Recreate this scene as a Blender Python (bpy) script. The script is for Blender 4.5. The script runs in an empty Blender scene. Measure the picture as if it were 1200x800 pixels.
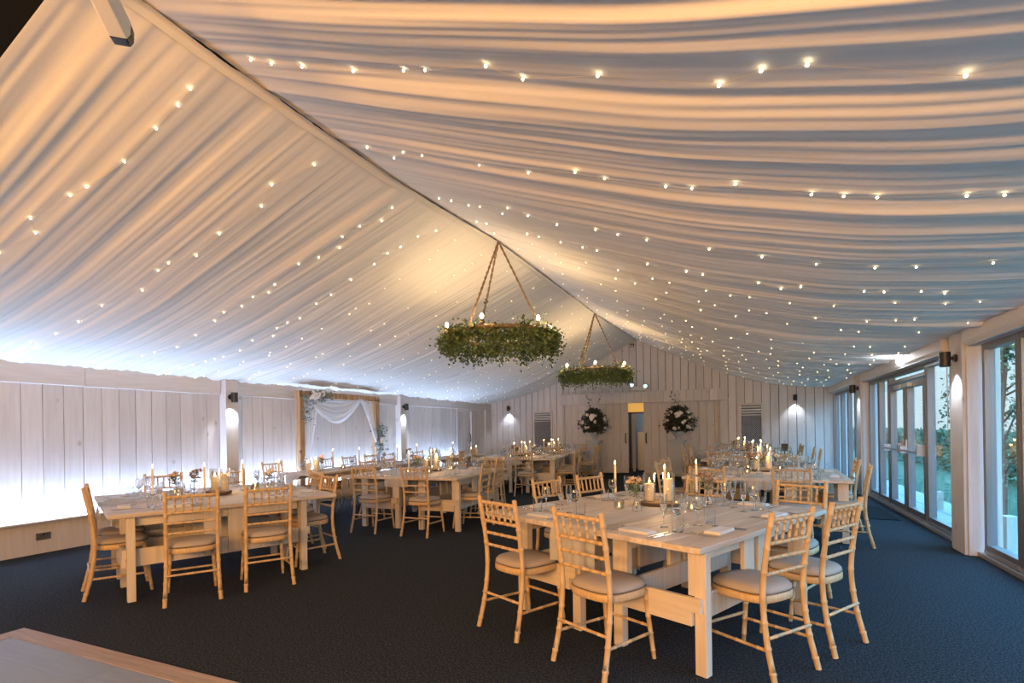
import bpy, math, random
from mathutils import Vector, Matrix, noise
random.seed(7)
C = bpy.context.scene.collection
PI = math.pi
R = math.radians

# ------------------------------------------------------------------ materials
def newmat(name):
    m = bpy.data.materials.new(name); m.use_nodes = True
    nt = m.node_tree
    b = nt.nodes.get('Principled BSDF')
    return m, nt, b

def plain(name, col, rough=.5, metal=0., spec=.5, sub=0.):
    m, nt, b = newmat(name)
    b.inputs['Base Color'].default_value = (*col, 1)
    b.inputs['Roughness'].default_value = rough
    b.inputs['Metallic'].default_value = metal
    b.inputs['Specular IOR Level'].default_value = spec
    if sub:
        b.inputs['Subsurface Weight'].default_value = sub
        b.inputs['Subsurface Radius'].default_value = (.02, .012, .006)
    return m

def mixc(nt, fac, a, b):
    n = nt.nodes.new('ShaderNodeMix'); n.data_type = 'RGBA'
    if hasattr(fac, 'node'): nt.links.new(fac, n.inputs[0])
    else: n.inputs[0].default_value = fac
    for v, i in ((a, 6), (b, 7)):
        if hasattr(v, 'node'): nt.links.new(v, n.inputs[i])
        else: n.inputs[i].default_value = (*v, 1)
    return n.outputs[2]

def ramp(nt, src, p0, p1, c0=(0, 0, 0), c1=(1, 1, 1)):
    n = nt.nodes.new('ShaderNodeValToRGB')
    n.color_ramp.elements[0].position = p0; n.color_ramp.elements[1].position = p1
    n.color_ramp.elements[0].color = (*c0, 1); n.color_ramp.elements[1].color = (*c1, 1)
    nt.links.new(src, n.inputs[0]); return n.outputs[0]

def coords(nt, scale, island=True):
    tc = nt.nodes.new('ShaderNodeTexCoord')
    src = tc.outputs['Object']
    if island:
        g = nt.nodes.new('ShaderNodeNewGeometry')
        mul = nt.nodes.new('ShaderNodeMath'); mul.operation = 'MULTIPLY'; mul.inputs[1].default_value = 37.
        nt.links.new(g.outputs['Random Per Island'], mul.inputs[0])
        add = nt.nodes.new('ShaderNodeVectorMath'); add.operation = 'ADD'
        nt.links.new(src, add.inputs[0]); nt.links.new(mul.outputs[0], add.inputs[1])
        src = add.outputs[0]
    mp = nt.nodes.new('ShaderNodeMapping'); mp.inputs['Scale'].default_value = scale
    nt.links.new(src, mp.inputs[0]); return mp.outputs[0]

def ntex(nt, vec, scale, detail=3, rough=.55):
    n = nt.nodes.new('ShaderNodeTexNoise'); n.inputs['Scale'].default_value = scale
    n.inputs['Detail'].default_value = detail; n.inputs['Roughness'].default_value = rough
    nt.links.new(vec, n.inputs['Vector']); return n.outputs[0]

def bump(nt, b, h, strength=.2, dist=.01):
    n = nt.nodes.new('ShaderNodeBump'); n.inputs['Strength'].default_value = strength
    n.inputs['Distance'].default_value = dist
    nt.links.new(h, n.inputs['Height']); nt.links.new(n.outputs[0], b.inputs['Normal'])

def wood(name, c0, c1, scale=(40, 40, 3), rough=.55, knots=0., knotc=(.2, .14, .1), tone=.12, saw=None):
    m, nt, b = newmat(name)
    v = coords(nt, scale)
    g = ntex(nt, v, 1.0, 4)
    col = mixc(nt, ramp(nt, g, .3, .7), c0, c1)
    if tone:
        ge = nt.nodes.new('ShaderNodeNewGeometry')
        hs = nt.nodes.new('ShaderNodeHueSaturation')
        mr = nt.nodes.new('ShaderNodeMapRange'); mr.inputs[3].default_value = 1 - tone; mr.inputs[4].default_value = 1 + tone
        nt.links.new(ge.outputs['Random Per Island'], mr.inputs[0]); nt.links.new(mr.outputs[0], hs.inputs['Value'])
        nt.links.new(col, hs.inputs['Color']); col = hs.outputs[0]
    if knots:
        kv = coords(nt, (1, 1, .7))
        vo = nt.nodes.new('ShaderNodeTexVoronoi'); vo.inputs['Scale'].default_value = 3.2
        nt.links.new(kv, vo.inputs['Vector'])
        k = ramp(nt, vo.outputs['Distance'], .05, .1, (1, 1, 1), (0, 0, 0))
        mm = nt.nodes.new('ShaderNodeMath'); mm.operation = 'MULTIPLY'; mm.inputs[1].default_value = knots
        nt.links.new(k, mm.inputs[0])
        col = mixc(nt, mm.outputs[0], col, knotc)
    if saw:
        sv = coords(nt, saw, False)
        s = ntex(nt, sv, 1., 2)
        col = mixc(nt, ramp(nt, s, .45, .75), col, tuple(x * .8 for x in c0))
    nt.links.new(col, b.inputs['Base Color'])
    b.inputs['Roughness'].default_value = rough
    bump(nt, b, g, .15, .004)
    return m

def emit(name, col, s):
    m, nt, b = newmat(name)
    b.inputs['Base Color'].default_value = (*col, 1)
    b.inputs['Emission Color'].default_value = (*col, 1)
    b.inputs['Emission Strength'].default_value = s
    try: m.cycles.emission_sampling = 'NONE'
    except Exception: pass
    return m

def thinglass(name, tint=(1, 1, 1), base=.04, edge=.55, ior=1.45):
    m, nt, b = newmat(name); nt.nodes.remove(b)
    out = nt.nodes['Material Output']
    t = nt.nodes.new('ShaderNodeBsdfTransparent'); t.inputs[0].default_value = (*tint, 1)
    g = nt.nodes.new('ShaderNodeBsdfGlossy'); g.inputs['Roughness'].default_value = .02
    lw = nt.nodes.new('ShaderNodeLayerWeight'); lw.inputs[0].default_value = .35
    mr = nt.nodes.new('ShaderNodeMapRange'); mr.inputs[3].default_value = base; mr.inputs[4].default_value = edge
    nt.links.new(lw.outputs['Facing'], mr.inputs[0])
    mx = nt.nodes.new('ShaderNodeMixShader')
    nt.links.new(mr.outputs[0], mx.inputs[0]); nt.links.new(t.outputs[0], mx.inputs[1]); nt.links.new(g.outputs[0], mx.inputs[2])
    nt.links.new(mx.outputs[0], out.inputs[0])
    return m

def realglass(name):
    m, nt, b = newmat(name); nt.nodes.remove(b)
    g = nt.nodes.new('ShaderNodeBsdfGlass'); g.inputs['IOR'].default_value = 1.45; g.inputs['Roughness'].default_value = 0.
    g.inputs[0].default_value = (.985, .99, .99, 1)
    nt.links.new(g.outputs[0], nt.nodes['Material Output'].inputs[0]); return m

def cloth(name, col, trans=.3, alpha=1., rough=.9):
    m, nt, b = newmat(name); nt.nodes.remove(b)
    out = nt.nodes['Material Output']
    d = nt.nodes.new('ShaderNodeBsdfDiffuse'); d.inputs[0].default_value = (*col, 1)
    t = nt.nodes.new('ShaderNodeBsdfTranslucent'); t.inputs[0].default_value = (*col, 1)
    mx = nt.nodes.new('ShaderNodeMixShader'); mx.inputs[0].default_value = trans
    nt.links.new(d.outputs[0], mx.inputs[1]); nt.links.new(t.outputs[0], mx.inputs[2])
    v = coords(nt, (60, 60, 60), False); h = ntex(nt, v, 1., 3)
    bn = nt.nodes.new('ShaderNodeBump'); bn.inputs['Strength'].default_value = .15; bn.inputs['Distance'].default_value = .004
    nt.links.new(h, bn.inputs['Height']); nt.links.new(bn.outputs[0], d.inputs['Normal'])
    res = mx.outputs[0]
    if alpha < 1:
        tr = nt.nodes.new('ShaderNodeBsdfTransparent'); m2 = nt.nodes.new('ShaderNodeMixShader'); m2.inputs[0].default_value = alpha
        nt.links.new(tr.outputs[0], m2.inputs[1]); nt.links.new(res, m2.inputs[2]); res = m2.outputs[0]
    nt.links.new(res, out.inputs[0]); return m

def leafmat(name, a, b_):
    m, nt, b = newmat(name)
    g = nt.nodes.new('ShaderNodeNewGeometry')
    nt.links.new(mixc(nt, g.outputs['Random Per Island'], a, b_), b.inputs['Base Color'])
    b.inputs['Roughness'].default_value = .5
    return m

def carpet_mat():
    m, nt, b = newmat('charcoal_carpet')
    v = coords(nt, (1, 1, 1), False)
    n1 = ntex(nt, v, 75, 3); n2 = ntex(nt, v, 150, 2); n3 = ntex(nt, v, 1.2, 2)
    col = mixc(nt, ramp(nt, n1, .42, .68), (.012, .016, .021), (.048, .057, .068))
    col = mixc(nt, ramp(nt, n2, .62, .72), col, (.13, .13, .13))
    nt.links.new(col, b.inputs['Base Color']); b.inputs['Roughness'].default_value = .95
    b.inputs['Specular IOR Level'].default_value = .1
    bump(nt, b, n1, .6, .01)
    return m

def lawn_mat():
    m, nt, b = newmat('lawn_green')
    v = coords(nt, (1, 1, 1), False)
    col = mixc(nt, ntex(nt, v, 30, 3), (.016, .045, .02), (.045, .09, .035))
    nt.links.new(col, b.inputs['Base Color']); b.inputs['Roughness'].default_value = .9
    return m

def vinyl_mat():
    m, nt, b = newmat('grey_plank_vinyl')
    v = coords(nt, (2.5, 30, 1)); n = ntex(nt, v, 1., 4)
    g = nt.nodes.new('ShaderNodeNewGeometry')
    c = mixc(nt, ramp(nt, n, .3, .7), (.15, .19, .26), (.25, .29, .36))
    c2 = mixc(nt, g.outputs['Random Per Island'], c, (.21, .25, .31))
    nt.links.new(c2, b.inputs['Base Color']); b.inputs['Roughness'].default_value = .4
    return m

M = dict(
    wall=wood('whitewashed_boards', (.59, .56, .55), (.67, .645, .64), (26, 26, 2.2), .75, .55, (.36, .29, .25), .07),
    wallh=wood('whitewashed_beam', (.59, .56, .55), (.67, .645, .64), (26, 2.2, 26), .75, .55, (.36, .29, .25), .05),
    wallhx=wood('whitewashed_beam_across', (.58, .535, .51), (.66, .61, .59), (2.2, 26, 26), .75, .55, (.36, .29, .25), .05),
    dark=plain('dark_gap', (.05, .035, .03), .9),
    black=plain('roof_black', (.012, .012, .012), .9),
    chair=wood('limed_chair_wood', (.50, .33, .165), (.64, .46, .26), (70, 70, 9), .45, 0, tone=.05),
    cushion=cloth('oatmeal_cushion', (.42, .36, .31), 0.),
    piping=plain('dark_piping', (.12, .10, .09), .8),
    table=wood('pale_table_boards', (.50, .41, .33), (.72, .63, .54), (26, 1.6, 26), .5, .6, (.30, .21, .14), .10),
    tleg=wood('pale_table_frame', (.60, .51, .41), (.72, .63, .52), (30, 30, 2.2), .55, .4, (.33, .23, .15), .05),
    tlegx=wood('pale_table_rail', (.60, .51, .41), (.72, .63, .52), (2.2, 30, 30), .55, .4, (.33, .23, .15), .05),
    carpet=carpet_mat(), vinyl=vinyl_mat(),
    trimwood=wood('oak_edge_trim', (.28, .2, .14), (.4, .3, .22), (3, 40, 40), .5, 0, tone=.03),
    fabric=cloth('ivory_ceiling_fabric', (.80, .775, .74), .0),
    linen=cloth('white_linen', (.86, .84, .82), .1),
    muslin=cloth('muslin_runner', (.82, .80, .77), .3, .6),
    tulle=cloth('white_tulle', (.88, .87, .88), .4, .55),
    steel=plain('cutlery_steel', (.65, .65, .66), .18, 1.),
    alu=plain('grey_aluminium', (.20, .21, .22), .4, .5),
    alul=plain('pale_aluminium_sill', (.45, .46, .47), .35, .5),
    blackm=plain('black_metal', (.015, .015, .017), .4),
    iron=plain('black_iron', (.02, .02, .022), .5, .5),
    white=plain('white_plastic', (.72, .70, .66), .45),
    cass=plain('ivory_blind_cassette', (.66, .63, .60), .5),
    wax=plain('ivory_wax', (.85, .76, .58), .45, sub=.4),
    waxd=plain('tan_wax', (.62, .45, .28), .5),
    wick=plain('burnt_wick', (.02, .015, .01), .9),
    flame=emit('candle_flame', (1, .62, .22), 28),
    bulb=emit('filament_bulb', (1, .72, .38), 60),
    fairy=emit('fairy_bulb', (1, .78, .45), 11),
    wire=plain('clear_wire', (.62, .56, .47), .5),
    led=emit('led_tape', (.82, .90, 1), 8),
    lens=emit('cool_lamp_lens', (.9, .95, 1), 14),
    greenl=emit('green_lamp', (.35, .95, .75), 2.5), bluel=emit('blue_lamp', (.5, .75, 1), 2.5),
    amber=emit('amber_lit_fanlight', (1, .58, .14), .4),
    glass=realglass('clear_glassware'),
    cyl=thinglass('hurricane_glass', (.99, .99, .985), .03, .5),
    pane=thinglass('window_glass', (.96, .985, .985), .03, .42),
    bark=wood('wood_slice', (.20, .13, .07), (.36, .25, .15), (30, 30, 30), .7, 0, tone=0),
    barkd=plain('rough_bark', (.09, .06, .04), .9),
    arch=wood('rustic_arch_timber', (.27, .145, .065), (.64, .43, .23), (14, 14, 1.6), .6, .9, (.12, .06, .03), .1),
    ivy=leafmat('ivy_leaves', (.035, .075, .018), (.15, .19, .05)),
    dleaf=leafmat('dark_arrangement_leaves', (.012, .018, .012), (.05, .06, .04)),
    euc=leafmat('eucalyptus_leaves', (.08, .13, .12), (.22, .28, .26)),
    tleaf=leafmat('tree_leaves', (.04, .10, .05), (.16, .26, .12)),
    hleaf=leafmat('hedge_leaves', (.02, .06, .025), (.07, .14, .06)),
    rose=plain('white_rose', (.82, .78, .74), .6), blush=plain('blush_petal', (.75, .52, .36), .6),
    dry=leafmat('dried_flower', (.22, .12, .08), (.5, .36, .26)),
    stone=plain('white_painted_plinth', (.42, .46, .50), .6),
    rope=plain('twisted_rope', (.20, .125, .06), .85),
    hoop=wood('chandelier_hoop', (.15, .09, .05), (.25, .16, .09), (20, 20, 20), .7, 0, tone=0),
    lawn=lawn_mat(), paving=plain('pale_paving', (.34, .36, .37), .7),
    brass=plain('socket_steel', (.28, .27, .26), .35, .8),
    blue=plain('blue_sticker', (.2, .33, .55), .5),
    extpost=wood('exterior_timber', (.45, .40, .32), (.6, .55, .46), (30, 30, 2.), .7, .4, (.2, .15, .1), .05),
    greywall=plain('blue_grey_door', (.28, .33, .38), .6),
    mat_=plain('entrance_matting', (.012, .014, .017), .95, spec=.1),
    frost=plain('frosted_plastic', (.7, .7, .68), .6),
)
def tealight_glass():
    m = thinglass('frosted_tealight_glass', (.92, .90, .86), .18, .6); return m
M['frostg'] = tealight_glass()

# ------------------------------------------------------------------ mesh builder
class MB:
    def __init__(s): s.v = []; s.f = []; s.s = []
    def add(s, vs, fs, smooth=False):
        o = len(s.v); s.v += [tuple(p) for p in vs]
        s.f += [tuple(i + o for i in f) for f in fs]; s.s += [smooth] * len(fs); return s
    def box(s, x0, x1, y0, y1, z0, z1, mtx=None):
        vs = [Vector((x, y, z)) for x in (x0, x1) for y in (y0, y1) for z in (z0, z1)]
        if mtx: vs = [mtx @ p for p in vs]
        return s.add(vs, [(0, 1, 3, 2), (4, 6, 7, 5), (0, 4, 5, 1), (2, 3, 7, 6), (0, 2, 6, 4), (1, 5, 7, 3)])
    def tube(s, pts, rad, n=8, smooth=True, caps=True):
        pts = [Vector(p) for p in pts]
        if not hasattr(rad, '__len__'): rad = [rad] * len(pts)
        rings = []
        d0 = (pts[1] - pts[0]).normalized()
        up = Vector((0, 0, 1)) if abs(d0.z) < .9 else Vector((1, 0, 0))
        a = d0.cross(up).normalized()
        for i, p in enumerate(pts):
            d = (pts[min(i + 1, len(pts) - 1)] - pts[max(i - 1, 0)]).normalized()
            a = (a - d * a.dot(d)).normalized(); b = d.cross(a)
            rings.append([p + (a * math.cos(2 * PI * k / n) + b * math.sin(2 * PI * k / n)) * rad[i] for k in range(n)])
        vs = [q for r_ in rings for q in r_]; fs = []
        for i in range(len(pts) - 1):
            for k in range(n):
                fs.append((i * n + k, i * n + (k + 1) % n, (i + 1) * n + (k + 1) % n, (i + 1) * n + k))
        s.add(vs, fs, smooth)
        if caps:
            s.add(rings[0], [tuple(range(n))[::-1]]); s.add(rings[-1], [tuple(range(n))])
        return s
    def lathe(s, prof, n=16, c=(0, 0, 0), smooth=True, mtx=None):
        vs = []; fs = []
        for r_, z in prof:
            for k in range(n):
                p = Vector((c[0] + r_ * math.cos(2 * PI * k / n), c[1] + r_ * math.sin(2 * PI * k / n), c[2] + z))
                vs.append(mtx @ p if mtx else p)
        for i in range(len(prof) - 1):
            for k in range(n):
                fs.append((i * n + k, i * n + (k + 1) % n, (i + 1) * n + (k + 1) % n, (i + 1) * n + k))
        if prof[0][0] > 1e-4: fs.append(tuple(range(n))[::-1])
        m = (len(prof) - 1) * n
        if prof[-1][0] > 1e-4: fs.append(tuple(range(m, m + n)))
        return s.add(vs, fs, smooth)
    def loft(s, loops, smooth=True, caps=True):
        n = len(loops[0]); vs = [p for l in loops for p in l]; fs = []
        for i in range(len(loops) - 1):
            for k in range(n):
                fs.append((i * n + k, i * n + (k + 1) % n, (i + 1) * n + (k + 1) % n, (i + 1) * n + k))
        if caps: fs.append(tuple(range(n))[::-1]); fs.append(tuple(range((len(loops) - 1) * n, len(loops) * n)))
        return s.add(vs, fs, smooth)
    def grid(s, fn, nu, nv, smooth=True):
        vs = [fn(i / nu, j / nv) for i in range(nu + 1) for j in range(nv + 1)]
        fs = [(i * (nv + 1) + j, i * (nv + 1) + j + 1, (i + 1) * (nv + 1) + j + 1, (i + 1) * (nv + 1) + j) for i in range(nu) for j in range(nv)]
        return s.add(vs, fs, smooth)
    def sphere(s, c, r, n=8, m=6, sz=1.):
        return s.lathe([(max(1e-5, r * math.sin(PI * k / m)), -r * sz * math.cos(PI * k / m)) for k in range(m + 1)], n, c)
    def leaf(s, p, size, d=None, w=.55):
        d = d or Vector((random.gauss(0, 1), random.gauss(0, 1), random.gauss(0, 1)))
        d = d.normalized()
        side = d.cross(Vector((random.gauss(0, 1), random.gauss(0, 1), random.gauss(0, 1)))).normalized()
        nn = d.cross(side)
        p = Vector(p)
        return s.add([p, p + d * size * .5 + side * size * w * .5 + nn * size * .1, p + d * size, p + d * size * .5 - side * size * w * .5 + nn * size * .1],
                     [(0, 1, 2), (0, 2, 3)])
    def build(s, name, mat, parent=None, bevel=0., solid=0.):
        me = bpy.data.meshes.new(name); me.from_pydata(s.v, [], s.f)
        me.polygons.foreach_set('use_smooth', s.s); me.update()
        me.materials.append(M[mat] if isinstance(mat, str) else mat)
        if mat in ('glass', 'frostg', 'wax', 'blackm'): me.set_sharp_from_angle(angle=R(38))
        o = bpy.data.objects.new(name, me); C.objects.link(o)
        if parent: o.parent = parent
        if bevel:
            b = o.modifiers.new('edge', 'BEVEL'); b.width = bevel; b.segments = 2; b.limit_method = 'ANGLE'
        if solid:
            b = o.modifiers.new('thickness', 'SOLIDIFY'); b.thickness = solid
        return o

def tag(o, label, cat, group=None):
    o['label'] = label; o['category'] = cat
    if group: o['group'] = group
    return o
def thing(name, label, cat, loc=(0, 0, 0), rz=0., group=None):
    o = bpy.data.objects.new(name, None); C.objects.link(o); o.empty_display_size = .1
    o.location = loc; o.rotation_euler = (0, 0, rz); return tag(o, label, cat, group)
def struct(o):
    o['kind'] = 'structure'; return o
KIDS = {}
def copy_tree(o, parent=None):
    c = o.copy(); C.objects.link(c)
    if parent: c.parent = parent
    for ch in o.children: copy_tree(ch, c)
    return c
PROTO = {}
def place(key, label, cat, loc, rz=0., group=None, scale=None):
    o, used = PROTO[key]
    if used: o = copy_tree(o)
    PROTO[key][1] = True
    o.location = loc; o.rotation_euler = (0, 0, rz)
    if scale: o.scale = scale
    tag(o, label, cat, group); return o
def proto(key, o): PROTO[key] = [o, False]; return o

# ------------------------------------------------------------------ camera
F_PX, TH, ROLL, EYE = 610., math.atan(266 / 610.), R(.9), 1.408
fw = Vector((-math.sin(TH), math.cos(TH), 0)); rt = Vector((math.cos(TH), math.sin(TH), 0)); up = Vector((0, 0, 1))
e1 = rt * math.cos(ROLL) - up * math.sin(ROLL); e2 = rt * math.sin(ROLL) + up * math.cos(ROLL)
cam = bpy.data.cameras.new('camera'); co = bpy.data.objects.new('camera', cam); C.objects.link(co)
mt = Matrix.Identity(4)
for i, ax in enumerate((e1, e2, -fw)):
    for j in range(3): mt[j][i] = ax[j]
mt.translation = (0, 0, EYE); co.matrix_world = mt
cam.sensor_width = 36; cam.lens = 36 * F_PX / 1200; cam.shift_y = 102.4 / 1200; cam.clip_start = .05
bpy.context.scene.camera = co

# ------------------------------------------------------------------ ceiling drape
TT = [0, .28, .38, .5, .7, .87, 1.0]; ZZ = [4.04, 3.37, 3.15, 2.88, 2.56, 2.43, 2.38]
RY = [0, 3, 4, 6, 11, 15.9]; RZ = [3.66, 3.66, 3.68, 3.83, 3.87, 4.04]
def interp(x, xs, ys):
    if x <= xs[0]: return ys[0]
    for i in range(len(xs) - 1):
        if x <= xs[i + 1]:
            f = (x - xs[i]) / (xs[i + 1] - xs[i]); return ys[i] + f * (ys[i + 1] - ys[i])
    return ys[-1]
ZL = ZZ[:5] + [2.41, 2.25]
def prof(t, side=1):
    # smoothed profile
    zz = ZZ if side > 0 else ZL
    return sum(interp(min(1, max(0, t + d)), TT, zz) for d in (-.04, -.02, 0, .02, .04)) / 5 if t > .05 else interp(t, TT, zz)
def pleat(side, t, y):
    n = noise.noise
    yy = y + .10 * n(Vector((y * .5, t * 1.5, side * 9)))
    a = n(Vector((yy * 2.6, t * .8, 3 + side))) * .035
    a += n(Vector((yy * 6.5, t * 1.1, 11 + side))) * .030
    a += n(Vector((yy * 15, t * 1.6, 23 + side))) * .016
    a += n(Vector((yy * 34, t * 2.6, 31 + side))) * .006
    a += .028 * abs(n(Vector((yy * 4.3, t * .9, 47 + side)))) + .016 * abs(n(Vector((yy * 9.7, t * 1.3, 53 + side))))
    return a * (.35 + .65 * min(1, t * 5))
def drape(side, t, y):
    rz = interp(y, RY, RZ)
    z = 2.38 + (prof(t, side) - 2.38) * (rz - 2.38) / 1.66
    x = -2.8 + side * t * 5.0
    a = pleat(side, t, y)
    sl = Vector((side * .35, 0, -.94))
    return Vector((x, y, z)) + sl * (a + .012)
Y0, Y1 = 1.43, 15.88
def drape_mesh():
    mb = MB()
    for side in (-1, 1):
        w = 1. if side < 0 else 1.006
        mb.grid(lambda u, v, s=side: drape(s, v, Y0 + (Y1 - Y0) * u), 1250, 44)
    return mb
ceil = struct(drape_mesh().build('ceiling', 'fabric'))
mb = MB()
mb.grid(lambda u, v: Vector((-2.8 + (v - .5) * .10 + .012 * noise.noise(Vector((u * 30, 0, 0))), Y0 + (Y1 - Y0) * u,
        interp(Y0 + (Y1 - Y0) * u, RY, RZ) - .022 - abs(v - .5) * .07 + .012 * noise.noise(Vector((u * 24, 5, 0))))), 200, 4)
struct(mb.build('trim_1', 'fabric', None))

# fairy lights: one string per pleat line on each slope
bulb_mb = MB().sphere((0, 0, 0), .0068, 6, 4)
proto_bulb = None
YS = [2.08, 3.1, 4.15, 4.95, 5.5, 6.22, 6.95, 7.95, 8.7, 9.45, 10.2, 10.95, 11.7, 12.5, 13.3, 14.1, 15.0]
ORD = ['first', 'second', 'third', 'fourth', 'fifth', 'sixth', 'seventh', 'eighth', 'ninth', 'tenth', 'eleventh', 'twelfth', 'thirteenth', 'fourteenth', 'fifteenth', 'sixteenth', 'last']
bulb_me = None
for side, nm in ((-1, 'left'), (1, 'right')):
    for i, y in enumerate(YS):
        rnd = random.Random(i * 7 + side)
        t0 = drape(side, .5, y)
        s = thing('fairy_light_string', 'string of warm fairy lights on %s ceiling slope, %s from the camera end' % (nm, ORD[i]), 'fairy lights', (t0.x, y, t0.z), 0, 'fairy light strings under the ceiling drape')
        pts = []; bl = []
        t = .05
        while t < .97:
            yy = y + rnd.gauss(0, .045) + .06 * math.sin(t * 7 + i)
            p = drape(side, t, yy) + Vector((side * .005, 0, -.016)) - Vector((t0.x, y, t0.z))
            pts.append(p); bl.append(p)
            t += rnd.choice((.028, .034, .045, .07, .09)) if i < 6 else rnd.choice((.035, .06, .08, .11))
        MB().tube(pts, .0012, 3, True, False).build('wire', 'wire', s)
        for p in bl:
            if bulb_me is None:
                o = bulb_mb.build('bulb', 'fairy', s); bulb_me = o.data
            else:
                o = bpy.data.objects.new('bulb', bulb_me); C.objects.link(o); o.parent = s
            o.location = p; o.scale = (1 if i < 4 else .75,) * 3

# ------------------------------------------------------------------ floor and shell
struct(MB().box(-8.1, 2.55, -3.2, 18.6, -.12, 0).build('floor', 'carpet'))
mb = MB()
for k in range(9):      # dance floor planks
    y1 = 1.92 - k * .21
    x = -4.66
    while x < 1.5:
        L = random.choice((.9, 1.2, 1.4)); x1 = min(1.5, x + L)
        mb.box(x + .001, x1 - .001, y1 - .209, y1, 0, .012); x += L
df = mb.build('dance_floor', 'vinyl'); tag(df, 'pale grey plank dance floor corner laid on the carpet', 'dance floor')
mb = MB().box(-4.8, 1.6, 1.92, 2.05, 0, .016)
mb.box(-4.8, -4.66, .0, 1.919, 0, .016)
mb.build('edge_trim', 'trimwood', df, .004)
struct(MB().box(1.42, 2.12, 9.1, 10.5, .0, .012).build('trim_2', 'mat_', None, .004))

# roof, rear
mb = MB(); mb.box(-8.2, 3.0, -3.3, 18.7, 4.5, 4.6); struct(mb.build('ceiling_roof', 'black'))
struct(MB().box(-8.1, 2.6, -3.3, -3.2, 0, 4.5).build('wall_rear', 'wall'))

# left wall
PW = .2125
mb = MB()
ys = -3.2 + (3.31 + 3.2) % PW
YL = [-3.2] + [ys + k * PW for k in range(200) if ys + k * PW < 15.85] + [15.9]
for a, b in zip(YL, YL[1:]):
    for a, b in ((a, min(b, 13.645)), (max(a, 14.655), b)):
        if b - a < .02: continue
        dx = random.uniform(-.003, .003)
        g_ = random.choice((.002, .003, .004, .006)); mb.box(-7.79, -7.75 + dx, a + g_, b - .004, .39, 2.06)
    dx = random.uniform(-.003, .003)
    if b < 13.72 or a > 14.5:
        mb.box(-7.77, -7.72 + dx, a + .003 + .09, b - .003 + .09, 0, .37)
struct(mb.build('wall_left', 'wall', None, .003))
struct(MB().box(-8.1, -7.80, -3.2, 16.0, 0, 4.5).build('wall_left_backing', 'dark'))
mb = MB()
y = -3.2
for a, b in ((-3.2, 1.2), (1.2, 3.95), (3.95, 5.86), (6.1, 8.6), (8.6, 10.61), (10.85, 13.2), (13.2, 15.9)):
    mb.box(-7.80, -7.70, a + .002, b - .002, 2.04 + random.uniform(-.004, .004), 2.33)
struct(mb.build('trim_3', 'wallh', None, .004))
mb = MB()
for a, b in ((-3.2, 5.87), (6.1, 10.61), (10.85, 13.68)):
    mb.box(-7.79, -7.655, a, b, .372, .392)
led = struct(mb.build('trim_4', 'wallh', None, .003))
for k, (a, b) in enumerate(((-1, 5.8), (6.16, 10.55), (10.9, 13.65))):
    tag(MB().box(-7.742, -7.727, a, b, .392, .398).build('led_strip', 'led'), 'cool LED tape on the left wall ledge, %s' % ('bay nearest the camera', 'bay behind the wedding arch', 'bay beside the plank door')[k], 'led strip', 'LED tapes along the left wall')
for k, y in enumerate((5.985, 10.73)):
    struct(MB().box(-7.80, -7.60, y - .115, y + .115, 0, 2.28).build('trim_%d' % (5 + k), 'wall', None, .005))
struct(MB().box(-7.80, -7.70, 15.5, 15.9, .39, 2.05).build('trim_7', 'wall', None, .005))
# left door
mb = MB()
for k in range(4): mb.box(-7.80, -7.775, 13.73 + k * .205, 13.73 + (k + 1) * .205 - .006, .01, 1.97)
d = struct(mb.build('door_1', 'wall', None, .003))
MB().tube([(-7.775, 14.45, 1.0), (-7.72, 14.45, 1.03), (-7.71, 14.45, 1.13), (-7.72, 14.45, 1.25), (-7.775, 14.45, 1.28)], .014, 6).build('door_handle', 'iron', d)
mb = MB().box(-7.80, -7.74, 13.64, 13.73, 0, 2.04); mb.box(-7.80, -7.74, 14.56, 14.66, 0, 2.04); mb.box(-7.80, -7.74, 13.73, 14.56, 1.97, 2.04)
struct(mb.build('trim_8', 'wall', None, .003))
# socket
s = thing('double_socket', 'brushed steel double power socket low on the left wall', 'socket', (-7.715, 3.49, .205))
MB().box(-.004, .01, -.073, .073, -.043, .043).build('plate', 'brass', s, .003)
for q in (-.036, .036):
    m_ = MB(); m_.box(.0095, .0125, q - .004, q + .004, .008, .018); m_.box(.0095, .0125, q - .014, q - .008, -.014, -.006); m_.box(.0095, .0125, q + .008, q + .014, -.014, -.006)
    m_.build('pin_holes', 'black', s)
MB().box(.009, .016, -.012, .012, .012, .03).build('switch', 'blackm', s, .002)

# back wall
BY = 15.9
mb = MB()
x = -7.9
while x < 2.5:
    x1 = x + .212
    z0 = 2.14 if (x1 > -5.1 and x < -.5) else 0
    dy = random.uniform(-.003, .003)
    if x1 > -5.1 > x: mb.box(x + .003, -5.1, BY + dy, BY + .05, 0, 2.14)
    if x1 > -.5 > x: mb.box(-.5, x1 - .003, BY + dy, BY + .05, 0, 2.14)
    mb.box(x + random.choice((.004, .006, .009)), x1 - .006, BY + dy, BY + .05, z0, 4.45)
    x = x1
x = -5.3
while x < -.3:     # recessed boards behind the sliding doors
    x1 = x + .212
    if not (x1 > -3.3 and x < -2.4): mb.box(x + .003, x1 - .003, BY + .11, BY + .15, 0, 2.2)
    x = x1
struct(mb.build('wall_back', 'wall', None, .003))
mb = MB(); mb.box(-8.1, -3.32, BY + .155, BY + .25, 0, 4.5); mb.box(-2.38, 2.6, BY + .155, BY + .25, 0, 4.5); mb.box(-3.32, -2.38, BY + .155, BY + .25, 2.2, 4.5)
struct(mb.build('wall_back_backing', 'dark'))
mb = MB(); x = -5.2
while x < -.34:
    x1 = min(x + .212, -.34); mb.box(x + .002, x1 - .002, BY - .14, BY, 2.13, 2.46); x = x1
struct(mb.build('trim_9', 'wall', None, .003))
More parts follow.
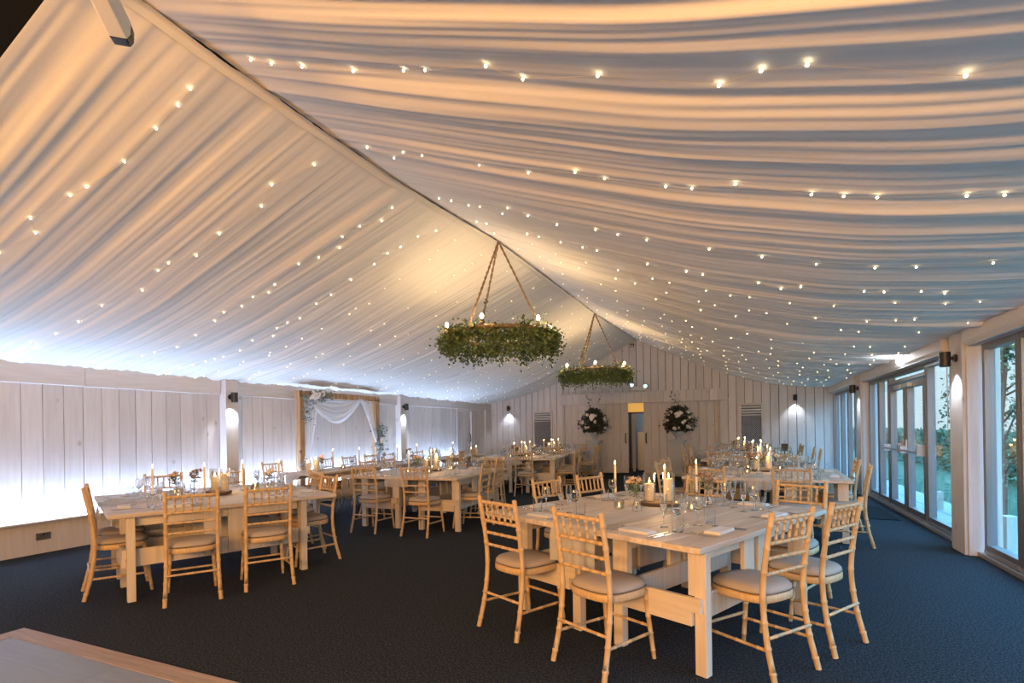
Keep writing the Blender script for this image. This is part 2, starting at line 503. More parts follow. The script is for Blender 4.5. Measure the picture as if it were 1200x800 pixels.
for nme, xa, xb, hx in (('door_2', -5.09, -3.09, -3.16), ('door_3', -2.62, -1.08, -2.55)):
    mb = MB(); x = xa
    n = round((xb - xa) / .215); w = (xb - xa) / n
    for k in range(n): mb.box(xa + k * w + .003, xa + (k + 1) * w - .003, BY + .03, BY + .075, .02, 2.16)
    d = struct(mb.build(nme, 'wall', None, .003))
    MB().tube([(hx, BY + .03, .92), (hx, BY - .03, .95), (hx, BY - .045, 1.07), (hx, BY - .03, 1.19), (hx, BY + .03, 1.22)], .016, 6).build('door_handle', 'iron', d)
    MB().box(xa, xb, BY + .012, BY + .03, .02, .17).build('kick_board', 'wallhx', d, .003)
# passage behind the opening
mb = MB(); mb.box(-3.9, -1.6, 17.9, 18.0, 0, 2.6); mb.box(-3.9, -3.8, 16.15, 17.9, 0, 2.6); mb.box(-1.7, -1.6, 16.15, 17.9, 0, 2.6); mb.box(-3.9, -1.6, 16.15, 18.0, 2.6, 2.7)
struct(mb.build('wall_passage', 'greywall'))
fr = MB(); fr.box(-3.32, -2.38, 16.28, 16.34, 1.82, 1.87); fr.box(-3.13, -3.07, 16.28, 16.34, 0, 1.82); fr.box(-2.44, -2.38, 16.28, 16.34, 0, 1.82); fr.box(-3.32, -3.27, 16.28, 16.34, 0, 2.3)
d = struct(fr.build('door_6', 'blackm'))
MB().box(-3.05, -2.97, 16.40, 16.44, .02, 1.82).build('wood_edge', 'extpost', d)
MB().box(-3.3, -2.4, 16.30, 16.31, 1.87, 2.25).build('fanlight', 'amber', d)
MB().box(-2.99, -2.42, 16.9, 16.94, .02, 1.25).build('inner_panel', 'alul', d, .003)

# vents
def vent(xa, xb, z0, z1, lab):
    t = thing('wall_vent', lab, 'vent', ((xa + xb) / 2, BY, z0)); w = (xb - xa) / 2; h = z1 - z0
    m_ = MB(); m_.box(-w, w, -.035, 0, h - .06, h); m_.box(-w, w, -.035, 0, 0, .06); m_.box(-w, -w + .06, -.035, 0, .06, h - .06); m_.box(w - .06, w, -.035, 0, .06, h - .06)
    m_.box(-w + .06, w - .06, -.035, 0, h - .34, h - .31); m_.build('frame', 'wallhx', t, .003)
    MB().box(-w + .05, w - .05, -.004, -.002, .05, h - .05).build('backing', 'dark', t)
    m_ = MB()
    for k in range(3):
        z = h - .11 - k * .075
        m_.box(-w + .06, w - .06, -.012, .012, -.03, .03, Matrix.Translation((0, -.02, z)) @ Matrix.Rotation(R(55), 4, 'X'))
    m_.build('louvre', 'frost', t)
    m_ = MB(); a = w - .06; H_ = h - .37
    for sgn in (1, -1):
        k = -1.0
        while k < 1.0 + H_:
            # line x = sgn*(c - z)
            pts = []
            for z in (0.0, H_):
                pts.append((sgn * (k - (z - 0) + 0), z))
            (x0, q0), (x1, q1) = pts
            # clip to [-a,a]
            def clip(x0, q0, x1, q1):
                dx = x1 - x0
                lo, hi = 0., 1.
                for bnd, sg in ((-a, 1), (a, -1)):
                    f0 = sg * (x0 - bnd); f1 = sg * (x1 - bnd)
                    if f0 < 0 and f1 < 0: return None
                    if f0 < 0: lo = max(lo, f0 / (f0 - f1))
                    if f1 < 0: hi = min(hi, f0 / (f0 - f1))
                if lo >= hi: return None
                return (x0 + dx * lo, q0 + (q1 - q0) * lo, x0 + dx * hi, q0 + (q1 - q0) * hi)
            c_ = clip(x0, q0, x1, q1)
            if c_: m_.tube([(c_[0], -.012 - .004 * sgn, .06 + c_[1]), (c_[2], -.012 - .004 * sgn, .06 + c_[3])], .006, 4, False)
            k += .052
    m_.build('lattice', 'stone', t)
vent(-6.18, -5.50, .75, 1.97, 'white framed lattice vent on the back wall beside the left corner')
vent(0.0, .63, .75, 2.02, 'white framed lattice vent on the back wall near the windows')
t = thing('emergency_light', 'white twin-head emergency light above the sliding doors', 'emergency light', (-2.74, BY - .0, 2.5))
MB().box(-.2, .2, -.07, 0, 0, .13).build('body', 'white', t, .01)
for q, mm in ((-.2, 'bluel'), (.2, 'greenl')):
    h = MB().lathe([(.035, -.06), (.06, .03), (.06, .04)], 12, mtx=Matrix.Translation((q, -.06, .17 if q < 0 else .12)) @ Matrix.Rotation(R(90), 4, 'X')).build('lamp_head', 'blackm', t)
    MB().lathe([(.055, .041), (.04, .05), (.0, .055)], 12, mtx=Matrix.Translation((q, -.06, .17 if q < 0 else .12)) @ Matrix.Rotation(R(90), 4, 'X')).build('lens', mm, h)
t = thing('motion_sensor', 'small dark motion sensor high under the gable peak', 'sensor', (-2.92, BY, 3.87))
MB().box(-.05, .05, -.05, 0, -.05, .05).build('body', 'blackm', t, .012)
MB().sphere((0, -.05, -.01), .03, 8, 6).build('lens', 'frost', t)

# ------------------------------------------------------------------ right glazed wall
GX = 2.34
def window(name, y0, y1, z0=.06, z1=2.2, fw_=.06, bot=.09):
    m_ = MB(); a, b = GX - .04, GX + .05
    m_.box(a, b, y0, y0 + fw_, z0, z1); m_.box(a, b, y1 - fw_, y1, z0, z1)
    m_.box(a, b, y0 + fw_, y1 - fw_, z1 - fw_, z1); m_.box(a, b, y0 + fw_, y1 - fw_, z0, z0 + bot)
    o = struct(m_.build(name, 'alu', None, .004))
    MB().box(GX, GX + .012, y0 + fw_ - .005, y1 - fw_ + .005, z0 + bot - .005, z1 - fw_ + .005).build('pane', 'pane', o)
    MB().box(a - .012, a, y0 + .02, y1 - .02, z0, z0 + .035).build('bead', 'alul', o)
    return o
wn = 1
for y0, y1 in ((-3.1, -1.5), (-1.5, .1), (.1, 1.75), (2.1, 3.6), (3.6, 5.1), (5.1, 6.09), (6.09, 6.85), (7.5, 8.62), (10.52, 11.2), (11.2, 11.95), (12.5, 13.3), (13.3, 14.1), (14.1, 14.95), (14.95, 15.85)):  # first three bays are unseen, added to bring blue daylight onto the dance floor
    window('window_%d' % wn, y0, y1); wn += 1
window('window_%d' % wn, 8.62, 10.52, 2.04, 2.2, .05, .05); wn += 1
for k, (y0, y1) in enumerate(((8.66, 9.55), (9.59, 10.48))):
    d = window('door_%d' % (4 + k), y0, y1, .04, 2.02, .09, .12)
    bx = MB(); bx.tube([(GX - .11, y0 + .05, 1.0), (GX - .11, y1 - .05, 1.0)], .016, 8)
    for q in (y0 + .04, y1 - .04): bx.box(GX - .13, GX - .03, q - .03, q + .03, .95, 1.06 if q > y0 + .2 else 1.1)
    bx.build('panic_bar', 'alul', d)
    MB().box(GX - .10, GX - .04, y0 + .05 if k else y1 - .35, y0 + .35 if k else y1 - .05, 1.93, 1.99).build('door_closer', 'alul', d, .006)
    MB().box(GX - .06, GX - .04, y1 - .08 if k == 0 else y0 + .03, y1 - .03 if k == 0 else y0 + .08, .96, 1.16).build('lock_plate', 'alul', d, .004)
mb = MB(); mb.box(GX - .07, GX + .12, -3.2, 15.9, 0, .05)
struct(mb.build('trim_10', 'alul', None, .006))
mb = MB(); mb.box(2.27, 2.5, -3.2, 15.9, 2.2, 4.5); struct(mb.build('wall_right_header', 'wallh'))
for k, (a, b) in enumerate(((1.8, 2.1), (6.93, 7.42), (11.97, 12.45))):
    m_ = MB(); m_.box(2.17, 2.30, a + .02, b - .12, 0, 2.45); m_.box(2.20, 2.44, a, b, 0, 2.45)
    struct(m_.build('trim_%d' % (11 + k), 'wall', None, .005))
for k, (a, b, nm) in enumerate(((2.15, 6.88, 'over the windows nearest the camera'), (7.5, 11.9, 'over the glazed double doors'), (12.52, 15.84, 'over the windows by the back wall'))):
    t = thing('roller_blind', 'ivory roller blind cassette %s' % nm, 'blind', (2.27, a, 2.2), 0, 'blind cassettes along the glazed wall')
    L = b - a
    m_ = MB(); pr = [(-.0, .02), (-.10, .02), (-.12, .05), (-.12, .16), (-.09, .2), (0, .2)]
    m_.loft([[Vector((x_, y_, z_)) for x_, z_ in pr] for y_ in (0, L)], False); m_.build('cassette', 'cass', t)
    MB().box(-.095, -.055, .03, L - .03, .0, .022).build('bottom_bar', 'cass', t, .006)
    MB().tube([(-.05, .06, .03), (-.05, .06, -.5), (-.045, .07, -.9), (-.04, .08, -.5), (-.04, .08, .03)], .003, 4).build('chain', 'cass', t)

# flood lamp on header
t = thing('bulkhead_lamp', 'glowing white emergency lamp on the header above the glazed doors', 'lamp', (2.14, 9.1, 2.34))
MB().box(-.0, .12, -.12, .12, -.06, .07).build('housing', 'white', t, .01)
MB().box(-.035, .0, -.10, .10, -.07, .06).build('diffuser', 'lens', t, .015)

# wall lamps
def walllamp(key):
    o = bpy.data.objects.new('wall_lamp', None); C.objects.link(o)
    MB().lathe([(.042, 0), (.042, .025)], 14, mtx=Matrix.Rotation(R(90), 4, 'X')).build('mounting_plate', 'blackm', o)
    MB().box(-.018, .018, -.06, -.02, -.018, .018).build('arm', 'blackm', o, .003)
    MB().lathe([(.044, -.09), (.05, -.085), (.05, .07), (.0, .07)], 16, (0, -.1, 0)).build('lamp_body', 'blackm', o)
    MB().lathe([(.0, -.083), (.042, -.083)], 14, (0, -.1, 0)).build('lens', 'lens', o)
    return proto(key, o)
walllamp('walllamp')
LAMPS = [(-7.60, 5.95, 2.0, 90, 'on the left wall post in front of the wedding arch'), (-7.60, 10.72, 2.0, 90, 'on the left wall post behind the wedding arch'),
         (-7.02, 15.9, 2.1, 0, 'on the back wall near the left corner'), (1.39, 15.9, 2.14, 0, 'on the back wall near the windows'),
         (2.17, 7.1, 2.1, -90, 'on the timber post beside the nearest window'), (2.17, 12.15, 2.1, -90, 'on the timber post beyond the glazed doors')]
for x, y, z, rz, lab in LAMPS:
    place('walllamp', 'small black cylinder downlight %s' % lab, 'wall lamp', (x, y, z), R(rz), 'black wall downlights')

# surveillance camera near the top left
t = thing('security_camera', 'white bullet camera with black lens under the near ceiling edge', 'camera', (-2.43, 1.40, 3.20))
ax = Vector((-.55, .62, -.08)).normalized(); sx = ax.cross(up).normalized(); uz = sx.cross(ax)
mx = Matrix((( sx.x, ax.x, uz.x, 0), (sx.y, ax.y, uz.y, 0), (sx.z, ax.z, uz.z, 0), (0, 0, 0, 1)))
mx = Matrix.Translation((.02, -.02, -.05)) @ mx
def ringloop(y, w, h): return [mx @ Vector((w * a, y, h * b)) for a, b in ((-1, -.5), (-.7, -1), (.7, -1), (1, -.5), (1, .7), (.8, 1), (-.8, 1), (-1, .7))]
MB().loft([ringloop(-.34, .042, .042), ringloop(.0, .046, .046)], False).build('housing', 'white', t, .004)
MB().loft([ringloop(.0, .0445, .0445), ringloop(.05, .042, .042)], False).build('front', 'blackm', t, .004)
MB().lathe([(.03, 0), (.03, .03), (0, .034)], 14, mtx=mx @ Matrix.Translation((.012, .02, 0)) @ Matrix.Rotation(R(-90), 4, 'X')).build('lens', 'blackm', t)
MB().box(-.0467, -.0455, -.16, -.12, -.018, .018, mx).build('sticker', 'blue', t)
MB().tube([mx @ Vector((0, -.3, .04)), mx @ Vector((0, -.3, .2)), (.1, -.23, .36)], .015, 8).build('bracket', 'white', t)
struct(MB().box(-7.8, 2.3, 1.05, 1.27, 3.5, 3.66).build('trim_20', 'black'))

# ------------------------------------------------------------------ chair
def bamboo(p0, p1, r, nring, extra=.0028, mid=None, r1=None, n=8):
    p0 = Vector(p0); p1 = Vector(p1); mid = [Vector(m) for m in (mid or [])]
    P = [p0] + mid + [p1]
    def at(f):
        f *= len(P) - 1
        if len(P) == 2: return P[0].lerp(P[1], f)
        i = min(int(f), len(P) - 2); u = f - i
        a, b = P[i], P[i + 1]; pa = P[i - 1] if i else a * 2 - b; nb = P[i + 2] if i + 2 < len(P) else b * 2 - a
        return .5 * ((2 * a) + (b - pa) * u + (2 * pa - 5 * a + 4 * b - nb) * u * u + (3 * a - pa - 3 * b + nb) * u ** 3)
    fs = {0., 1.}; rr = {}
    if len(P) > 2: fs |= {k / 12 for k in range(13)}
    for k in range(nring):
        c = (k + .5) / nring
        for d, e in ((-.012, 0), (-.006, 1), (.006, 1), (.012, 0)): fs.add(c + d); rr[c + d] = e
    fs = sorted(fs); r1 = r1 or r
    return [at(f) for f in fs], [r + (r1 - r) * f + extra * rr.get(f, 0) for f in fs], n
def make_chair():
    o = bpy.data.objects.new('spindle_back_chair', None); C.objects.link(o)
    def outline(sc, z, n=28):
        L = []
        for k in range(n):
            a = 2 * PI * k / n; ca, sa = math.cos(a), math.sin(a)
            e = .62
            x = math.copysign(abs(ca) ** e, ca); y = math.copysign(abs(sa) ** e, sa)
            w = .195 + .012 * y
            L.append(Vector((x * w * sc, y * .195 * sc, z)))
        return L
    MB().loft([outline(.98, .405), outline(1.0, .412), outline(1.0, .445), outline(.97, .45)], True).build('seat_frame', 'chair', o, 0)
    MB().loft([outline(.93, .448), outline(.985, .458), outline(.98, .475), outline(.9, .492), outline(.6, .5)], True).build('cushion', 'cushion', o)
    pts = outline(.99, .457, 40); pts.append(pts[0])
    MB().tube(pts, .0035, 5, True, False).build('piping', 'piping', o)
    def post(s, f=None):
        pts, rad, n = bamboo((s * .2, -.275, 0), (s * .187, -.262, .925), .0165, 7, .003, [(s * .19, -.222, .22), (s * .186, -.198, .46), (s * .186, -.222, .70)], .0155, 10)
        m_ = MB().tube(pts, rad, n)
        m_.lathe([(.0165, 0), (.017, .004), (.012, .012), (.0, .015)], 10, (s * .187, -.262, .923)); return m_
    def pz(z):   # y of the back line at height z
        return interp(z, [0, .22, .46, .70, .925], [-.275, -.222, -.198, -.222, -.262])
    for s in (-1, 1): post(s).build('back_leg', 'chair', o)
    for s in (-1, 1):
        pts, rad, n = bamboo((s * .185, .205, 0), (s * .16, .155, .42), .0125, 4, .0025, None, .0175, 10)
        MB().tube(pts, rad, n).build('front_leg', 'chair', o)
    pts, rad, n = bamboo((-.187, pz(.893), .893), (.187, pz(.893), .893), .0125, 6, .0025)
    MB().tube(pts, rad, n).build('crest_rail', 'chair', o)
    for z, r_ in ((.758, .0115), (.672, .0105), (.585, .0105)):
        pts, rad, n = bamboo((-.186, pz(z), z), (.186, pz(z), z), r_, 5, .0025)
        MB().tube(pts, rad, n).build('back_rail', 'chair', o)
    for k in range(5):
        xx = (k - 2) * .062
        pts, rad, n = bamboo((xx * .96, pz(.758), .758), (xx, pz(.893), .893), .0085, 3, .002, None, None, 7)
        MB().tube(pts, rad, n).build('spindle', 'chair', o)
    for s in (-1, 1):
        pts, rad, n = bamboo((s * .193, -.235, .175), (s * .176, .188, .16), .0095, 3, .002, None, None, 7)
        MB().tube(pts, rad, n).build('stretcher', 'chair', o)
    pts, rad, n = bamboo((-.172, .182, .2), (.172, .182, .2), .0095, 3, .002, None, None, 7)
    MB().tube(pts, rad, n).build('stretcher', 'chair', o)
    pts, rad, n = bamboo((-.192, -.235, .245), (.192, -.235, .245), .0095, 3, .002, None, None, 7)
    MB().tube(pts, rad, n).build('stretcher', 'chair', o)
    return o
proto('chair', make_chair())

# ------------------------------------------------------------------ trestle table (W along x, L along y, origin at front right corner, extends to -x and +y)
TZ = .75
def make_table(W, L):
    o = bpy.data.objects.new('trestle_table', None); C.objects.link(o)
    m_ = MB(); n = 4; w = W / n
    for k in range(n): m_.box(-W + k * w + .0012, -W + (k + 1) * w - .0012, 0, L, TZ - .034, TZ)
    m_.build('tabletop', 'table', o, .003)
    lx = (-.075, -.65); ly = (.155, L - .33); zt = TZ - .034
    for x in lx:
        for y in ly:
            m_ = MB(); m_.box(x - .035, x + .035, y - .03, y + .03, 0, zt); m_.build('leg', 'tleg', o, .003)
            sg = -1 if x > -.3 else 1
            a, b = (x + .035, x + .075) if sg > 0 else (x - .075, x - .035)
            MB().box(a, b, y - .028, y + .028, .442, zt).build('leg_batten', 'tleg', o, .003)
    for y, s in ((ly[0], -1), (ly[1], 1)):
        a, b = (y - .062, y - .031) if s < 0 else (y + .031, y + .062)
        m_ = MB(); m_.box(lx[1] - .03, lx[0] + .02, a, b, .36, .44); m_.box(lx[1] + .03, lx[0] - .036, a, b, .28, .36); m_.build('end_rail', 'tlegx', o, .002)
    for x, s in ((lx[0], 1), (lx[1], -1)):
        a, b = (x - .066, x - .036) if s > 0 else (x + .036, x + .066)
        MB().box(a, b, ly[0] + .04, ly[1] - .04, zt - .09, zt).build('apron', 'tleg', o, .003)
        MB().box(a, b, ly[0] + .032, ly[1] - .032, .28, .43).build('side_rail', 'tleg', o, .003)
        ym = (ly[0] + ly[1]) / 2
        for q in (-.1, .1):
            MB().box(b + .001 if s > 0 else a - .03, b + .03 if s > 0 else a - .001, ym + q - .07, ym + q + .07, .3, zt).build('centre_board', 'tleg', o, .003)
    return o

# ------------------------------------------------------------------ tableware prototypes
def mesh_proto(key, name, mb, mat, **k): return proto(key, mb.build(name, mat, None, **k))
for lod, n in (('', 20), ('_far', 8)):
    mesh_proto('wine' + lod, 'wine_glass', MB().lathe([(.034, 0), (.034, .003), (.008, .008), (.0035, .02), (.0035, .085), (.008, .095), (.028, .112), (.037, .135), (.037, .155), (.031, .19), (.0295, .19), (.0355, .155), (.0355, .135), (.027, .114), (.0, .1)], n), 'glass')
    mesh_proto('flute' + lod, 'champagne_flute', MB().lathe([(.031, 0), (.031, .003), (.007, .008), (.0035, .02), (.0035, .075), (.010, .09), (.021, .12), (.0255, .16), (.0225, .215), (.021, .215), (.024, .16), (.0195, .121), (.0, .095)], n), 'glass')
    mesh_proto('tumbler' + lod, 'water_tumbler', MB().lathe([(.03, 0), (.033, .003), (.038, .1), (.0365, .1), (.031, .01), (0, .009)], n), 'glass')
m_ = MB()
for k, (w_, h0, h1) in enumerate(((.105, 0, .006), (.1, .0065, .012), (.098, .0125, .017))): m_.box(-.11 + k * .002, .11 - k * .003, -w_ / 2, w_ / 2, h0, h1)
mesh_proto('napkin', 'napkin', m_, 'linen', bevel=.003)
m_ = MB()
m_.loft([[Vector((x_, y_, z_)) for y_, z_ in ((-.05, .001), (-.045, .018), (-.01, .03), (.03, .026), (.05, .008), (.045, 0), (-.04, 0))] for x_ in (-.12, -.06, 0, .06, .12)], True)
mesh_proto('napkinroll', 'napkin', m_, 'linen')
m_ = MB()
m_.box(-.0035, .0035, -.1, .035, .001, .004); m_.box(-.011, .011, .035, .05, .001, .0035)
for q in (-.009, -.003, .003, .009): m_.box(q - .0014, q + .0014, .05, .1, .001, .003)
mesh_proto('fork', 'fork', m_, 'steel')
m_ = MB(); m_.box(-.005, .005, -.115, -.01, .001, .006); m_.box(-.008, .007, -.01, .115, .001, .003)
mesh_proto('knife', 'knife', m_, 'steel', bevel=.001)
FL = MB().lathe([(.0005, 0), (.0055, .008), (.0048, .016), (.0022, .027), (.0003, .036)], 8)
flame_me = None
def flame(parent, x, y, z, sc=1.):
    global flame_me
    if flame_me is None:
        o = FL.build('flame', 'flame', parent); flame_me = o.data
    else:
        o = bpy.data.objects.new('flame', flame_me); C.objects.link(o); o.parent = parent
    o.location = (x, y, z); o.scale = (sc,) * 3; return o
def taper(key, H, mat):
    o = bpy.data.objects.new('taper_candle', None); C.objects.link(o)
    MB().lathe([(.0108, 0), (.0108, H * .5), (.0100, H - .004), (.006, H), (0, H)], 10).build('wax', mat, o)
    MB().tube([(0, 0, H - .003), (0, 0, H + .012)], .0012, 4).build('wick', 'wick', o)
    flame(o, 0, 0, H + .006, 1.1); return proto(key, o)
taper('taper', .25, 'wax'); taper('taperd', .25, 'waxd')
mesh_proto('stick', 'candlestick', MB().lathe([(.034, 0), (.033, .006), (.012, .014), (.008, .03), (.014, .042), (.009, .052), (.016, .066), (.0155, .07), (.0108, .07), (.0108, .058), (0, .056)], 14), 'glass')
def pillar(key, r_, H):
    o = bpy.data.objects.new('pillar_candle', None); C.objects.link(o)
    MB().lathe([(r_ * .97, 0), (r_, .005), (r_, H - .006), (r_ * .93, H), (r_ * .5, H - .006), (0, H - .008)], 18).build('wax', 'wax', o)
    MB().tube([(0, 0, H - .01), (0, 0, H + .01)], .0015, 4).build('wick', 'wick', o)
    flame(o, 0, 0, H + .004, 1.25); return proto(key, o)
pillar('pillar', .037, .14); pillar('pillart', .037, .18)
mesh_proto('cyl', 'hurricane_glass', MB().lathe([(.048, 0), (.05, .003), (.05, .235), (.0485, .235), (.0485, .005), (0, .004)], 20), 'cyl')
o = bpy.data.objects.new('wood_slice', None); C.objects.link(o)
m_ = MB(); loops = []
for z, sc in ((0, .97), (.006, 1), (.024, 1), (.028, .97)):
    loops.append([Vector((math.cos(a) * .17 * sc * (1 + .05 * math.sin(3 * a + 1)), math.sin(a) * .12 * sc * (1 + .06 * math.sin(2 * a)), z)) for a in [2 * PI * k / 28 for k in range(28)]])
m_.loft(loops[:3], True).build('bark', 'barkd', o)
MB().loft([[Vector((p.x * .95, p.y * .95, .006)) for p in loops[0]], [Vector((p.x * .95, p.y * .95, .029)) for p in loops[0]]], False).build('slice', 'bark', o)
proto('slice', o)
o = bpy.data.objects.new('tealight_holder', None); C.objects.link(o)
MB().lathe([(.036, 0), (.04, .004), (.041, .075), (.0385, .075), (.0375, .008), (0, .007)], 18).build('cup', 'frostg', o)
w = MB().lathe([(.019, .0075), (.019, .022), (.0, .021)], 12).build('tealight', 'wax', o)
flame(w, 0, 0, .02, .8)
proto('tealight', o)
mesh_proto('vase', 'bud_vase', MB().lathe([(.03, 0), (.035, .004), (.036, .03), (.018, .09), (.014, .12), (.02, .145), (.0185, .145), (.0125, .12), (.0165, .09), (.034, .03), (.032, .006), (0, .005)], 16), 'glass')
mesh_proto('vases', 'bud_vase', MB().lathe([(.022, 0), (.026, .004), (.03, .02), (.03, .05), (.013, .075), (.012, .11), (.016, .12), (.0145, .12), (.0105, .11), (.0115, .075), (.028, .05), (.028, .02), (.0, .006)], 14), 'glass')
def sprig(key, kind):
    rnd = random.Random(hash(kind) % 100 if False else len(kind))
    o = bpy.data.objects.new('flower_sprig', None); C.objects.link(o)
    st = MB(); hd = MB(); lf = MB()
    tops = []
    for k in range(6):
        a = rnd.uniform(0, 2 * PI); q = rnd.uniform(.02, .075); h = rnd.uniform(.17, .25)
        tp = Vector((q * math.cos(a), q * math.sin(a), h)); tops.append(tp)
        st.tube([(.004 * math.cos(a), .004 * math.sin(a), .01), (0, 0, .11), tp], .0018, 4)
    for k, tp in enumerate(tops):
        if kind == 'alstro':
            for j in range(7):
                d = Vector((rnd.gauss(0, 1), rnd.gauss(0, 1), abs(rnd.gauss(0, 1)) + .4)); hd.leaf(tp, .035, d, .7)
        elif kind == 'dried':
            for j in range(16):
                d = Vector((rnd.gauss(0, 1), rnd.gauss(0, 1), rnd.gauss(0, 1) + .2)); hd.leaf(tp, .028, d, .7)
        else:
            hd.sphere(tp, .022, 8, 6)
            for j in range(8): hd.leaf(tp, .034, Vector((rnd.gauss(0, 1), rnd.gauss(0, 1), rnd.gauss(0, .5) + .5)), .8)
        for j in range(5):
            lf.leaf(tp * rnd.uniform(.55, .95), .05, Vector((rnd.gauss(0, 1), rnd.gauss(0, 1), .5)), .35)
    st.build('stems', 'ivy', o); lf.build('leaves', 'ivy' if kind == 'alstro' else 'euc', o)
    hd.build('bloom', {'alstro': 'blush', 'dried': 'dry', 'rose': 'rose'}[kind], o)
    return proto(key, o)
for k_ in ('alstro', 'dried', 'rose'): sprig(k_, k_)

# ------------------------------------------------------------------ dining stations
SIDES = ('front', 'window', 'back', 'wall')
def rot2(a, x, y): return (x * math.cos(a) - y * math.sin(a), x * math.sin(a) + y * math.cos(a))
CHLAB = 'limed wood spindle-back chair, %s on the %s side of the %s'
def station(idx, nm, corner, rotd, W, L, chairs, lod='', cut=True, things=True, hang=.14):
    a = R(rotd)
    def w2(u, v): x, y = rot2(a, u, v); return (corner[0] + x, corner[1] + y)
    key = 'table%.2f_%.2f' % (W, L)
    if key not in PROTO: proto(key, make_table(W / 2, L))
    for k in range(2):
        p = w2(-k * (W / 2 + .002), 0)
        place(key, 'pale plank trestle table, %s half of the %s' % (('window-side', 'wall-side')[k], nm), 'table', (p[0], p[1], 0), a, 'trestle tables pushed together in pairs')
    # cloth runner down the seam, hanging over the front
    rnd = random.Random(idx)
    m_ = MB()
    def rn(u, v):
        x = -W / 2 + (v - .5) * .34 + .03 * noise.noise(Vector((u * 5, v * 1.5, idx))) + .02 * math.sin(u * 9 + idx)
        s = -hang + u * (L + hang)
        rp = .010 * (1 + noise.noise(Vector((v * 9, u * 6, idx * 3)))) * .8
        if s < 0: return Vector((x * 1. + (v - .5) * .04, -.006 - .014 * (1 + math.sin(v * 22 + idx)) * min(1, -s / .1) , TZ + .004 + s))
        return Vector((x, s, TZ + .0025 + rp * min(1, s / .05)))
    m_.grid(rn, 60, 24)
    o = m_.build('table_runner', 'muslin'); o.location = (corner[0], corner[1], 0); o.rotation_euler = (0, 0, a)
    tag(o, 'sheer white cloth runner down the middle of the %s' % nm, 'table runner', 'muslin table runners')
    # chairs and their settings
    default = dict(front=[(-W * .73, -.13, 90), (-W * .27, -.13, 90)], window=[(.13, L * .26, 180), (.13, L * .70, 180)],
                   back=[(-W * .73, L + .10, 270), (-W * .27, L + .10, 270)], wall=[(-W - .13, L * .26, 0), (-W - .13, L * .70, 0)])
    for sd in SIDES:
        for k in range(2):
            which = (('left one', 'right one') if sd in ('front', 'back') else ('nearer one', 'farther one'))[k]
            if idx == 2 and sd == 'front': which = ('farther one', 'nearer one')[k]
            u, v, h = default[sd][k]
            ch = chairs.get(sd, [None, None])[k] if chairs else None
            if ch == 0: pass
            else:
                if ch is None:
                    p = w2(u, v); hd = h + rotd + rnd.uniform(-6, 6)
                else: p = ch[:2]; hd = ch[2]
                place('chair', CHLAB % (which, sd, nm), 'chair', (p[0], p[1], 0), R(hd - 90), 'chairs around the %s' % nm)
            if not things: continue
            # setting in a frame with +y pointing into the table
            st = which.split()[0]
            dl = ', %s setting on the %s side of the %s' % (st, sd, nm)
            gr = ' on the %s' % nm
            ux, vy = {'front': (u, .0), 'window': (0, v), 'back': (u, L), 'wall': (-W, v)}[sd]
            ha = R({'front': 0, 'window': 90, 'back': 180, 'wall': 270}[sd])
            def sp(du, dv):
                x, y = rot2(ha, du, dv); return w2(ux + x, vy + y)
            j = lambda s: rnd.uniform(-s, s)
            # napkin
            p = sp(j(.01), .15); place('napkin' if lod == '' or rnd.random() < .5 else 'napkinroll', 'folded white napkin' + dl, 'napkin', (p[0], p[1], TZ + .001), ha + a + j(.1), 'napkins' + gr)
            for key_, nme, du, dv, on in (('wine', 'stemmed wine glass', .13, .36, 1), ('flute', 'champagne flute', .04, .40, 1), ('tumbler', 'clear water tumbler', .20, .33, 1)):
                p = sp(du + j(.025), dv + j(.025)); place(key_ + lod, nme + dl, 'glass', (p[0], p[1], TZ + .001), 0, nme.split(' ', 1)[1] + 's' + gr if False else nme + gr)
            if lod == '' and cut:
                for key_, nme, du, dv, rz in (('fork', 'steel dinner fork', -.145, .16, 0), ('fork', 'steel starter fork', -.18, .165, 0), ('knife', 'steel dinner knife', .145, .16, 0), ('knife', 'steel starter knife', .18, .16, 0)):
                    p = sp(du + j(.006), dv + j(.01)); place(key_, nme + dl, nme.split()[-1], (p[0], p[1], TZ + .001), ha + a + j(.05), nme + gr)
    return w2
WORDS = ('nearest', 'second nearest', 'second farthest', 'farthest')
